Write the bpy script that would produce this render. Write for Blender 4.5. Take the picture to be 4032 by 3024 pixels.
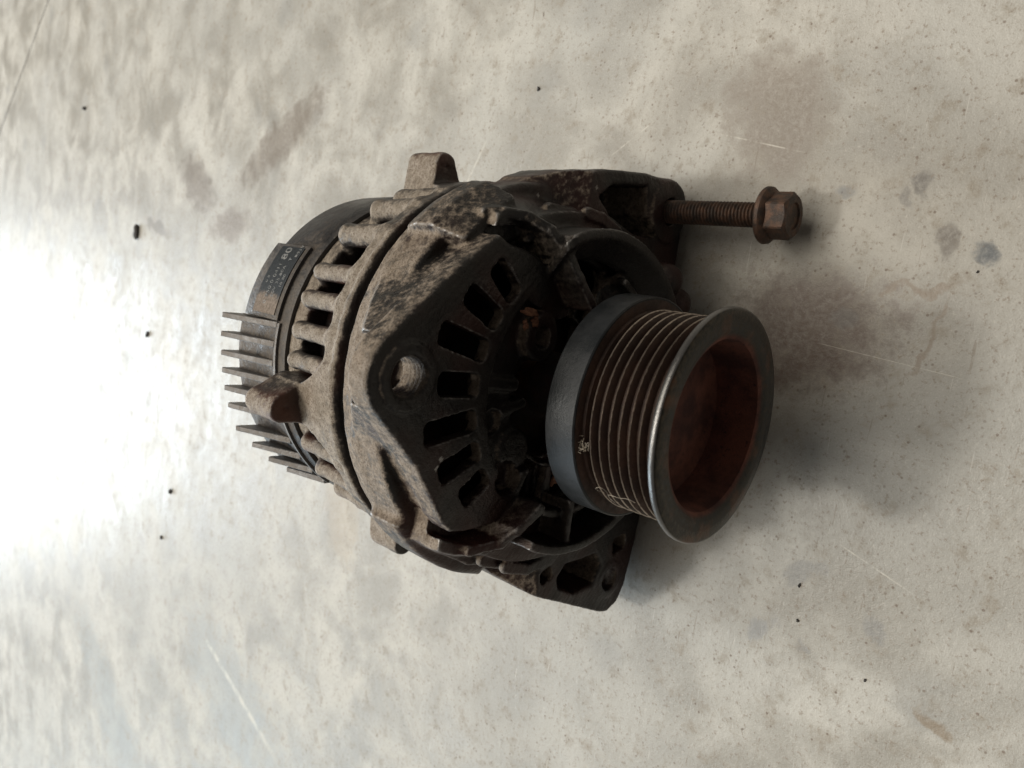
import bpy, bmesh, math, random
import numpy as np
from mathutils import Vector, Matrix

# ------------------------------------------------------------------ reset
for o in list(bpy.data.objects):
    bpy.data.objects.remove(o, do_unlink=True)
scene = bpy.context.scene
C = scene.collection
R = math.radians
random.seed(7)
RNG = np.random.default_rng(11)
FLOOR = -76.0            # floor height in millimetres relative to the shaft axis
ORG = np.array([0.0, 90.0, FLOOR])   # the alternator's base point (mm)

# ------------------------------------------------------------------ camera
cam_d = bpy.data.cameras.new('camera')
cam = bpy.data.objects.new('camera', cam_d)
C.objects.link(cam)
rt = Vector((0.98264519, 0.18549511, 0.0))
dn = Vector((0.13719795, -0.72679494, -0.67301251))
fw = Vector((-0.12484053, 0.66133251, -0.73963109))
M = Matrix((dn, rt, -fw)).transposed().to_4x4()       # the phone is held on its side: world up points left
M.translation = Vector((33.918, -104.690, 219.002 - FLOOR)) * 0.001
cam.matrix_world = M
cam_d.sensor_width = 36.0
cam_d.lens = 25.99
cam_d.clip_start = 0.01
cam_d.clip_end = 100
cam_d.dof.use_dof = True
cam_d.dof.focus_distance = 0.27
cam_d.dof.aperture_fstop = 16.0
scene.camera = cam

# ------------------------------------------------------------------ world, lamps, exposure
world = bpy.data.worlds.new('World')
scene.world = world
world.use_nodes = True
bg = world.node_tree.nodes['Background']
bg.inputs[0].default_value = (1.0, 0.90, 0.80, 1)
bg.inputs[1].default_value = 0.085

def area(name, loc, target, sx, sy, power, col):
    l = bpy.data.lights.new(name, 'AREA')
    l.shape = 'RECTANGLE'; l.size = sx; l.size_y = sy
    l.energy = power; l.color = col
    o = bpy.data.objects.new(name, l); C.objects.link(o)
    o.location = loc
    o.rotation_euler = (Vector(target) - Vector(loc)).to_track_quat('-Z', 'Z').to_euler()
    return o
# daylight through the wide open doorway at the far end of the workshop
area('doorway_daylight', (-1.02, 5.0, 1.20), (0.0, 0.0, 0.9), 1.6, 2.1, 150, (0.84, 0.93, 1.0))
# dimmer side opening further to the left
area('side_window_daylight', (-3.6, 3.4, 2.0), (0.0, 0.0, 0.3), 2.6, 2.0, 80, (0.74, 0.90, 1.0))
# two roof lights high up behind the alternator
area('roof_light', (-0.42, 1.48, 3.1), (0.0, 0.05, 0.0), 0.32, 0.32, 26, (1.0, 0.96, 0.88))
area('roof_light', (-1.55, 2.30, 3.0), (0.0, 0.05, 0.0), 0.45, 0.45, 16, (1.0, 0.97, 0.91))
# broad overhead fill lamp, added to supply ambient light
area('overhead_fill', (0.9, 1.5, 3.4), (0.9, 1.5, 0.0), 4.0, 2.8, 108, (1.0, 0.93, 0.81))

vs = scene.view_settings
vs.view_transform = 'Standard'; vs.look = 'None'; vs.exposure = 0.46; vs.gamma = 1.0
vs.use_curve_mapping = False
scene.render.engine = 'CYCLES'

# ------------------------------------------------------------------ node helpers
class NT:
    def __init__(self, name):
        self.m = bpy.data.materials.new(name); self.m.use_nodes = True
        self.t = self.m.node_tree; self.n = self.t.nodes; self.l = self.t.links
        self.b = self.n['Principled BSDF']
        self.tc = self.n.new('ShaderNodeTexCoord')
    def new(self, t, **k):
        n = self.n.new(t)
        for a, v in k.items(): setattr(n, a, v)
        return n
    def put(self, sock, v):
        if hasattr(v, 'is_output') or isinstance(v, bpy.types.NodeSocket): self.l.new(v, sock)
        else: sock.default_value = v
    def noise(self, scale, detail=5, rough=0.6, vec=None, dist=0.0):
        n = self.new('ShaderNodeTexNoise'); n.inputs['Scale'].default_value = scale
        n.inputs['Detail'].default_value = detail; n.inputs['Roughness'].default_value = rough
        n.inputs['Distortion'].default_value = dist
        self.l.new(vec if vec else self.tc.outputs['Object'], n.inputs['Vector'])
        return n.outputs['Fac']
    def ramp(self, v, a, b, ya=0.0, yb=1.0, smooth=True):
        n = self.new('ShaderNodeMapRange'); n.clamp = True
        n.interpolation_type = 'SMOOTHSTEP' if smooth else 'LINEAR'
        self.put(n.inputs[0], v)
        for i, x in enumerate((a, b, ya, yb)): n.inputs[i + 1].default_value = x
        return n.outputs[0]
    def math(self, op, a, b=0.0):
        n = self.new('ShaderNodeMath', operation=op)
        self.put(n.inputs[0], a); self.put(n.inputs[1], b)
        return n.outputs[0]
    def mix(self, f, a, b):
        n = self.new('ShaderNodeMix', data_type='RGBA')
        self.put(n.inputs[0], f); self.put(n.inputs[6], a); self.put(n.inputs[7], b)
        return n.outputs[2]
    def mixf(self, f, a, b):
        n = self.new('ShaderNodeMix', data_type='FLOAT')
        self.put(n.inputs[0], f); self.put(n.inputs[2], a); self.put(n.inputs[3], b)
        return n.outputs[0]
    def sep(self, v):
        n = self.new('ShaderNodeSeparateXYZ'); self.l.new(v, n.inputs[0]); return n.outputs
    def bump(self, h, strength, dist, prev=None):
        n = self.new('ShaderNodeBump'); n.inputs['Strength'].default_value = strength
        n.inputs['Distance'].default_value = dist
        self.put(n.inputs['Height'], h)
        if prev: self.l.new(prev, n.inputs['Normal'])
        return n.outputs[0]
    def done(self, col, rough, metal=0.0, normal=None, spec=0.5):
        self.put(self.b.inputs['Base Color'], col); self.put(self.b.inputs['Roughness'], rough)
        self.put(self.b.inputs['Metallic'], metal); self.put(self.b.inputs['Specular IOR Level'], spec)
        if normal: self.l.new(normal, self.b.inputs['Normal'])
        return self.m

def rgb(r, g, b): return (r, g, b, 1.0)

def mat_cast(name, clean=None, base=(0.050, 0.042, 0.037), rust=(0.080, 0.028, 0.017), dust=(0.27, 0.20, 0.14), dustlo=0.15, dusthi=0.75, wear=0.6, dust_amt=0.9):
    """grimy cast aluminium: dark oily film, reddish grime, dust settled on what faces up, worn bright edges"""
    k = NT(name)
    n1 = k.noise(60, 4, 0.65); n2 = k.noise(400, 3, 0.7); n3 = k.noise(26, 2, 0.55); n4 = k.noise(1500, 1, 0.7)
    col = k.mix(k.ramp(n1, 0.40, 0.66), rgb(*base), rgb(base[0] * 1.7, base[1] * 1.6, base[2] * 1.5))
    col = k.mix(k.math('MULTIPLY', k.ramp(n3, 0.47, 0.66), 0.8), col, rgb(*rust))
    geo = k.new('ShaderNodeNewGeometry')
    nz = k.sep(geo.outputs['Normal'])[2]
    d = k.math('ADD', nz, k.math('MULTIPLY', k.math('SUBTRACT', n1, 0.5), 0.8))
    d = k.math('ADD', d, k.math('MULTIPLY', k.math('SUBTRACT', n2, 0.5), 1.2))
    dm = k.math('MULTIPLY', k.ramp(d, dustlo, dusthi), dust_amt)
    if clean:      # the fan keeps the hub end swept
        dm = k.math('MULTIPLY', dm, k.ramp(k.sep(k.tc.outputs['Object'])[1], clean[0], clean[1], 0.18, 1.0))
    dcol = k.mix(k.ramp(n2, 0.35, 0.7), rgb(dust[0] * 0.62, dust[1] * 0.60, dust[2] * 0.56), rgb(*dust))
    dcol = k.mix(k.ramp(n4, 0.52, 0.72), dcol, rgb(0.10, 0.070, 0.048))
    col = k.mix(dm, col, dcol)
    e = k.math('ADD', geo.outputs['Pointiness'], k.math('MULTIPLY', k.math('SUBTRACT', n2, 0.5), 0.05))
    w = k.math('MULTIPLY', k.ramp(e, 0.522, 0.562), wear)
    col = k.mix(w, col, rgb(0.26, 0.25, 0.245))
    rough = k.mixf(dm, k.ramp(n1, 0.3, 0.7, 0.34, 0.58), 0.95)
    rough = k.mixf(w, rough, 0.36)
    metal = k.mixf(dm, 0.25, 0.0); metal = k.mixf(w, metal, 0.75)
    nb = k.bump(k.math('ADD', n2, k.math('MULTIPLY', n4, 0.4)), 0.40, 0.0010)
    return k.done(col, rough, metal, nb)

def mat_simple(name, c0, c1, scale, rough, metal=0.0, bump=0.2, bd=0.0004, spec=0.5):
    k = NT(name)
    n1 = k.noise(scale, 6, 0.65); n2 = k.noise(scale * 8, 4, 0.65)
    col = k.mix(k.ramp(n1, 0.38, 0.64), rgb(*c0), rgb(*c1))
    r = k.ramp(n2, 0.3, 0.7, rough * 0.85, min(1.0, rough * 1.2))
    return k.done(col, r, metal, k.bump(n2, bump, bd), spec)

CAST = mat_cast('grimy_cast_aluminium', clean=(-0.034, -0.023), base=(0.012, 0.0108, 0.0106), rust=(0.036, 0.012, 0.009), dust=(0.255, 0.208, 0.164), dustlo=0.46, dusthi=0.96, wear=0.9)
CAST_R = mat_cast('dusty_cast_aluminium', base=(0.030, 0.026, 0.024), dust=(0.285, 0.243, 0.198), dustlo=0.36, dusthi=0.94, wear=0.75)
PLASTIC = mat_cast('black_plastic', base=(0.016, 0.016, 0.018), rust=(0.020, 0.018, 0.018), dust=(0.15, 0.12, 0.09), dustlo=0.55, dusthi=1.25, wear=0.12, dust_amt=0.55)
FIN_M = mat_cast('fin_aluminium', base=(0.030, 0.029, 0.030), rust=(0.04, 0.030, 0.024), dust=(0.12, 0.090, 0.062), dustlo=0.55, dusthi=1.25, wear=0.35)
DARKIN = mat_simple('sooty_windings', (0.012, 0.009, 0.008), (0.035, 0.014, 0.010), 90, 0.8)
RUSTSTEEL = mat_simple('rusty_steel', (0.060, 0.040, 0.030), (0.130, 0.060, 0.034), 150, 0.62, 0.35, 0.5)
BOLT_M = mat_simple('rusty_bolt_steel', (0.040, 0.030, 0.025), (0.105, 0.058, 0.038), 260, 0.50, 0.45, 0.6)
RUSTFLAKE = mat_simple('orange_rust', (0.13, 0.055, 0.032), (0.24, 0.115, 0.065), 500, 0.9)
DUSTFLUFF = mat_simple('lint_fluff', (0.26, 0.22, 0.17), (0.42, 0.38, 0.32), 800, 0.95)
CRUMB_M = mat_simple('dirt_crumb', (0.020, 0.018, 0.018), (0.05, 0.042, 0.036), 600, 0.85)

def mat_pulley():
    """one turned pulley: polished rear disc, grimy grooves with bare ridge tips, rusty cup"""
    k = NT('pulley_steel')
    p = k.sep(k.tc.outputs['Object'])
    y = p[1]                                           # metres behind the front face (object origin is there)
    r = k.math('SQRT', k.math('ADD', k.math('MULTIPLY', p[0], p[0]), k.math('MULTIPLY', p[2], p[2])))
    n1 = k.noise(70, 6, 0.65); n2 = k.noise(500, 5, 0.7); n3 = k.noise(1800, 3, 0.7)
    grimy = k.mix(k.ramp(n1, 0.4, 0.65), rgb(0.040, 0.024, 0.019), rgb(0.075, 0.042, 0.030))
    face = k.mix(k.ramp(n2, 0.38, 0.66), rgb(0.017, 0.017, 0.015), rgb(0.050, 0.041, 0.031))
    face = k.mix(k.ramp(n1, 0.50, 0.64), face, rgb(0.075, 0.040, 0.024))
    cup = k.mix(k.ramp(n1, 0.35, 0.65), rgb(0.045, 0.013, 0.010), rgb(0.145, 0.050, 0.032))
    cup = k.mix(k.ramp(n2, 0.57, 0.70), cup, rgb(0.035, 0.012, 0.010))
    disc = k.mix(k.ramp(n1, 0.4, 0.7), rgb(0.014, 0.016, 0.018), rgb(0.030, 0.032, 0.035))
    isface = k.ramp(y, 0.0040, 0.0030)
    iscup = k.math('MULTIPLY', k.ramp(r, 0.0306, 0.0288), k.ramp(y, 0.0295, 0.0285))
    isdisc = k.math('MULTIPLY', k.ramp(r, 0.0372, 0.0378), k.ramp(y, 0.029, 0.0295))
    tip = k.math('MULTIPLY', k.ramp(k.math('ADD', r, k.math('MULTIPLY', k.math('SUBTRACT', n2, 0.5), 0.0010)), 0.03415, 0.03442), k.ramp(y, 0.0272, 0.0268))
    col = k.mix(isface, grimy, face)
    col = k.mix(tip, col, k.mix(isface, rgb(0.42, 0.36, 0.31), face))
    col = k.mix(isdisc, col, disc); col = k.mix(iscup, col, cup)
    rim = k.math('MULTIPLY', k.ramp(r, 0.0381, 0.03835), k.ramp(y, 0.0040, 0.0030))
    col = k.mix(rim, col, rgb(0.15, 0.147, 0.145))
    rough = k.mixf(isdisc, k.ramp(n2, 0.3, 0.7, 0.45, 0.7), k.ramp(n1, 0.3, 0.7, 0.30, 0.46))
    rough = k.mixf(iscup, rough, 0.85); rough = k.mixf(k.math('MAXIMUM', tip, rim), rough, 0.32)
    metal = k.mixf(isdisc, 0.30, 0.08); metal = k.mixf(iscup, metal, 0.0)
    metal = k.mixf(k.math('MAXIMUM', tip, rim), metal, 0.85)
    nb = k.bump(n2, 0.25, 0.0005); nb = k.bump(n3, 0.2, 0.0003, nb)
    return k.done(col, rough, metal, nb, k.mixf(isdisc, 0.5, 0.22))
PULLEY_M = mat_pulley()

def mat_floor():
    """old power-trowelled concrete: mottled cement, hairline scratches, oil and rust spills"""
    k = NT('workshop_concrete')
    ob = k.tc.outputs['Object']
    big = k.noise(5.5, 3, 0.6); mid = k.noise(22, 4, 0.62, dist=0.4); sm = k.noise(95, 4, 0.68); fi = k.noise(420, 3, 0.72); gr = k.noise(1500, 1, 0.6)
    col = k.mix(k.ramp(mid, 0.33, 0.68), rgb(0.238, 0.223, 0.194), rgb(0.405, 0.386, 0.345))
    col = k.mix(k.math('MULTIPLY', k.ramp(big, 0.42, 0.66), 0.75), col, rgb(0.320, 0.310, 0.284))
    cl = k.noise(13, 3, 0.6)
    col = k.mix(k.math('MULTIPLY', k.ramp(cl, 0.48, 0.66), 0.42), col, rgb(0.200, 0.190, 0.170))
    col = k.mix(k.math('MULTIPLY', k.ramp(cl, 0.44, 0.26), 0.28), col, rgb(0.43, 0.42, 0.39))
    col = k.mix(k.math('MULTIPLY', k.ramp(sm, 0.52, 0.72), 0.60), col, rgb(0.205, 0.172, 0.130))
    col = k.mix(k.math('MULTIPLY', k.ramp(fi, 0.55, 0.70), 0.62), col, rgb(0.165, 0.122, 0.085))
    col = k.mix(k.math('MULTIPLY', k.ramp(fi, 0.40, 0.26), 0.35), col, rgb(0.46, 0.43, 0.38))
    col = k.mix(k.math('MULTIPLY', k.ramp(gr, 0.58, 0.74), 0.25), col, rgb(0.16, 0.125, 0.09))
    col = k.mix(k.math('MULTIPLY', k.ramp(gr, 0.42, 0.28), 0.18), col, rgb(0.52, 0.49, 0.44))
    # blue-grey smudges scattered over the slab
    vo = k.new('ShaderNodeTexVoronoi'); vo.inputs['Scale'].default_value = 26
    wv = k.new('ShaderNodeVectorMath', operation='ADD')
    wn = k.new('ShaderNodeTexNoise'); wn.inputs['Scale'].default_value = 55; wn.inputs['Detail'].default_value = 4
    k.l.new(ob, wn.inputs['Vector'])
    sc = k.new('ShaderNodeVectorMath', operation='SCALE'); sc.inputs['Scale'].default_value = 0.022
    k.l.new(wn.outputs['Color'], sc.inputs[0]); k.l.new(ob, wv.inputs[0]); k.l.new(sc.outputs[0], wv.inputs[1])
    warped = wv.outputs[0]
    k.l.new(warped, vo.inputs['Vector'])
    vcol = k.sep(vo.outputs['Color'])[0]
    sm_mask = k.math('MULTIPLY', k.ramp(vo.outputs['Distance'], 0.42, 0.05), k.ramp(vcol, 0.74, 0.80))
    col = k.mix(k.math('MULTIPLY', sm_mask, 0.40), col, rgb(0.185, 0.183, 0.175))
    # trowel and dragging scratches
    for (ang, sc_, th, c, st) in ((38, (38, 620, 1), 0.70, (0.50, 0.48, 0.44), 0.42), (-28, (30, 760, 1), 0.71, (0.52, 0.50, 0.46), 0.40), (66, (34, 420, 1), 0.69, (0.17, 0.135, 0.10), 0.5)):
        mp = k.new('ShaderNodeMapping'); mp.inputs['Rotation'].default_value = (0, 0, R(ang)); mp.inputs['Scale'].default_value = sc_
        k.l.new(ob, mp.inputs['Vector'])
        sn = k.noise(1.0, 2, 0.6, mp.outputs[0])
        col = k.mix(k.ramp(sn, th, th + 0.05, 0.0, st), col, rgb(*c))
    # pin holes
    v2 = k.new('ShaderNodeTexVoronoi'); v2.inputs['Scale'].default_value = 150
    k.l.new(warped, v2.inputs['Vector'])
    ph = k.math('MULTIPLY', k.ramp(v2.outputs['Distance'], 0.15, 0.06), k.math('MULTIPLY', k.ramp(k.sep(v2.outputs['Color'])[0], 0.76, 0.90), k.ramp(k.noise(30, 2, 0.6), 0.42, 0.60)))
    col = k.mix(k.math('MULTIPLY', ph, 0.85), col, rgb(0.085, 0.058, 0.040))
    v3 = k.new('ShaderNodeTexVoronoi'); v3.inputs['Scale'].default_value = 420
    k.l.new(ob, v3.inputs['Vector'])
    ph3 = k.math('MULTIPLY', k.ramp(v3.outputs['Distance'], 0.30, 0.12), k.ramp(k.sep(v3.outputs['Color'])[1], 0.74, 0.80))
    col = k.mix(k.math('MULTIPLY', ph3, k.ramp(sm, 0.40, 0.62, 0.15, 0.85)), col, rgb(0.12, 0.085, 0.06))
    # spills and smears, each at its own place: x, y (m), half lengths, angle, colour, strength
    spots = [
        (0.120, 0.425, 0.070, 0.017, 118, (0.135, 0.108, 0.082), 0.85),
        (0.055, 0.492, 0.036, 0.014, 100, (0.140, 0.110, 0.084), 0.85),
        (0.088, 0.560, 0.042, 0.020, 60, (0.130, 0.105, 0.082), 0.85),
        (0.047, 0.640, 0.034, 0.007, 80, (0.12, 0.10, 0.08), 0.80),
        (0.118, 0.036, 0.030, 0.022, 20, (0.150, 0.118, 0.090), 0.75),
        (0.034, 0.008, 0.036, 0.026, 100, (0.075, 0.042, 0.028), 0.80),  # oil and rust stain, darkened further to paint in the deep shadow by the pulley
        (0.040, -0.006, 0.007, 0.004, 90, (0.14, 0.135, 0.13), 0.55),
        (0.093, -0.026, 0.007, 0.0035, 40, (0.105, 0.095, 0.085), 0.85),
        (0.087, -0.022, 0.005, 0.0026, 40, (0.12, 0.11, 0.10), 0.7),
        (0.073, -0.034, 0.007, 0.0035, 10, (0.12, 0.105, 0.090), 0.85),
        (0.067, -0.045, 0.0040, 0.0026, 70, (0.075, 0.085, 0.095), 0.9),
        (0.088, 0.003, 0.005, 0.003, 70, (0.14, 0.15, 0.16), 0.7),
        (-0.072, -0.036, 0.006, 0.004, 30, (0.17, 0.168, 0.165), 0.6),
        (-0.061, -0.009, 0.009, 0.0035, 130, (0.17, 0.168, 0.165), 0.6),
        (-0.089, 0.006, 0.008, 0.005, 10, (0.20, 0.20, 0.20), 0.75),
        (-0.090, -0.013, 0.004, 0.003, 10, (0.17, 0.168, 0.165), 0.6),
        (-0.095, -0.062, 0.007, 0.0028, 50, (0.17, 0.12, 0.07), 0.7),
        (0.055, -0.028, 0.0015, 0.014, 8, (0.19, 0.145, 0.105), 0.75),
        (0.038, -0.034, 0.0013, 0.016, -100, (0.19, 0.145, 0.105), 0.7),
        (-0.130, 0.300, 0.040, 0.020, 20, (0.30, 0.24, 0.165), 0.5),
        (-0.330, 0.420, 0.10, 0.045, 70, (0.24, 0.255, 0.255), 0.55),
        (-0.480, 0.640, 0.16, 0.040, 60, (0.23, 0.245, 0.245), 0.55),
    ]
    wx = k.sep(warped)
    tex = k.ramp(fi, 0.36, 0.60, 0.72, 1.0)
    irr = k.math('ADD', k.math('MULTIPLY', k.math('SUBTRACT', fi, 0.5), 2.2), k.math('MULTIPLY', k.math('SUBTRACT', sm, 0.5), 3.0))
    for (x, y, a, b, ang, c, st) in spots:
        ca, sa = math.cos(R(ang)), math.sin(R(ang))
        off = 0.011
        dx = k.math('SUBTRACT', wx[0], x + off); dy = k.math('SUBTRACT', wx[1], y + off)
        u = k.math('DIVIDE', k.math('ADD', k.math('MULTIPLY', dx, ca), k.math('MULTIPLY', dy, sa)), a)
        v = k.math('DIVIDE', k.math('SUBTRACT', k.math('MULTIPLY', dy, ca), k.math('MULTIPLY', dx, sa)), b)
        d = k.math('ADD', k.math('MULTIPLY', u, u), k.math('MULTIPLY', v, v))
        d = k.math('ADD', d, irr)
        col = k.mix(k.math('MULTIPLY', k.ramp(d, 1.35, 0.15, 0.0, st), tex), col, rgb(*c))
    # hairline scratches: x0, y0, x1, y1, half width, strength
    sc_l = [(0.104, 0.116, 0.121, 0.092, 0.0004, 0.5), (0.112, 0.060, 0.103, 0.020, 0.0004, 0.5), (-0.30, 0.47, -0.345, 0.335, 0.0035, 0.45),
            (0.030, 0.003, 0.024, -0.060, 0.0002, 0.4), (-0.045, -0.020, -0.055, -0.050, 0.0004, 0.45), (0.060, 0.23, 0.12, 0.20, 0.0010, 0.35)]
    px = k.sep(ob)
    for (x0, y0, x1, y1, hw, st) in sc_l:
        L = math.hypot(x1 - x0, y1 - y0); ux, uy = (x1 - x0) / L, (y1 - y0) / L
        dx = k.math('SUBTRACT', px[0], x0); dy = k.math('SUBTRACT', px[1], y0)
        t = k.math('ADD', k.math('MULTIPLY', dx, ux), k.math('MULTIPLY', dy, uy))
        q = k.math('ABSOLUTE', k.math('SUBTRACT', k.math('MULTIPLY', dy, ux), k.math('MULTIPLY', dx, uy)))
        mk = k.math('MULTIPLY', k.ramp(q, hw, hw * 0.3), k.math('MULTIPLY', k.ramp(t, -0.002, 0.004), k.ramp(t, L, L * 0.7)))
        mk = k.math('MULTIPLY', mk, k.ramp(sm, 0.35, 0.6))
        col = k.mix(k.math('MULTIPLY', mk, st), col, rgb(0.62, 0.59, 0.52))
    rough = k.math('ADD', k.ramp(mid, 0.3, 0.7, 0.44, 0.60), k.math('MULTIPLY', k.math('SUBTRACT', sm, 0.5), 0.30))
    rough = k.math('ADD', rough, k.math('MULTIPLY', k.math('SUBTRACT', fi, 0.5), 0.25))
    nb = k.bump(k.math('ADD', k.math('ADD', fi, k.math('MULTIPLY', sm, 1.6)), k.math('MULTIPLY', gr, 0.25)), 0.26, 0.0007)
    return k.done(col, rough, 0.0, nb, 0.5)
FLOOR_M = mat_floor()

# ------------------------------------------------------------------ object helpers
def tag(o, label=None, cat=None, kind=None, group=None):
    for key, v in (('label', label), ('category', cat), ('kind', kind), ('group', group)):
        if v: o[key] = v
    return o

def mesh_arrays(name, v, quads, mat, parent=None, smooth=True, normals=None, origin=ORG):
    """v in mm (x, s, z); stored in metres relative to origin"""
    me = bpy.data.meshes.new(name)
    v = (np.asarray(v, np.float64) - origin) * 0.001
    quads = np.asarray(quads, np.int32)
    me.vertices.add(len(v)); me.vertices.foreach_set('co', v.astype(np.float32).ravel())
    me.loops.add(quads.size); me.loops.foreach_set('vertex_index', quads.ravel())
    me.polygons.add(len(quads))
    me.polygons.foreach_set('loop_start', np.arange(0, quads.size, quads.shape[1], dtype=np.int32))
    me.polygons.foreach_set('loop_total', np.full(len(quads), quads.shape[1], np.int32))
    me.polygons.foreach_set('use_smooth', np.full(len(quads), smooth))
    me.update(calc_edges=True); me.validate()
    if normals is not None: me.normals_split_custom_set_from_vertices(normals.tolist())
    me.materials.append(mat)
    o = bpy.data.objects.new(name, me); C.objects.link(o)
    if parent: o.parent = parent
    o.location = (Vector(origin) - Vector(ORG)) * 0.001 if parent else Vector((origin - np.array([0, 0, FLOOR])) * 0.001)
    return o

def bm_obj(name, bm, mat, parent=None, smooth_angle=None, origin=ORG):
    me = bpy.data.meshes.new(name)
    bmesh.ops.recalc_face_normals(bm, faces=bm.faces)
    bm.transform(Matrix.Scale(0.001, 4) @ Matrix.Translation(-Vector(origin)))
    if smooth_angle is not None:
        for f in bm.faces: f.smooth = True
        for e in bm.edges:
            if len(e.link_faces) == 2 and e.calc_face_angle(0) > R(smooth_angle): e.smooth = False
    bm.to_mesh(me); bm.free()
    me.materials.append(mat)
    o = bpy.data.objects.new(name, me); C.objects.link(o)
    if parent: o.parent = parent
    o.location = (Vector(origin) - Vector(ORG)) * 0.001 if parent else Vector((origin - np.array([0, 0, FLOOR])) * 0.001)
    return o

def lathe(bm, prof, n=96, cx=0.0, cz=0.0, closed=True):
    """profile of (s, r) pairs turned round the s axis"""
    rings = []
    for (s, r) in prof:
        if r < 1e-4: rings.append([bm.verts.new((cx, s, cz))]); continue
        rings.append([bm.verts.new((cx + r * math.sin(2 * math.pi * i / n), s, cz + r * math.cos(2 * math.pi * i / n))) for i in range(n)])
    pairs = list(zip(rings, rings[1:])) + ([(rings[-1], rings[0])] if closed and len(rings[-1]) > 1 and len(rings[0]) > 1 else [])
    for a, b in pairs:
        for i in range(n):
            j = (i + 1) % n
            if len(a) == 1 and len(b) == 1: continue
            if len(a) == 1: bm.faces.new((a[0], b[j], b[i]))
            elif len(b) == 1: bm.faces.new((a[i], a[j], b[0]))
            else: bm.faces.new((a[i], a[j], b[j], b[i]))
    return bm

def prism(bm, pts_a, pts_b):
    a = [bm.verts.new(p) for p in pts_a]; b = [bm.verts.new(p) for p in pts_b]
    n = len(a)
    bm.faces.new(a); bm.faces.new(b[::-1])
    for i in range(n): bm.faces.new((a[i], b[i], b[(i + 1) % n], a[(i + 1) % n]))

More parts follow.
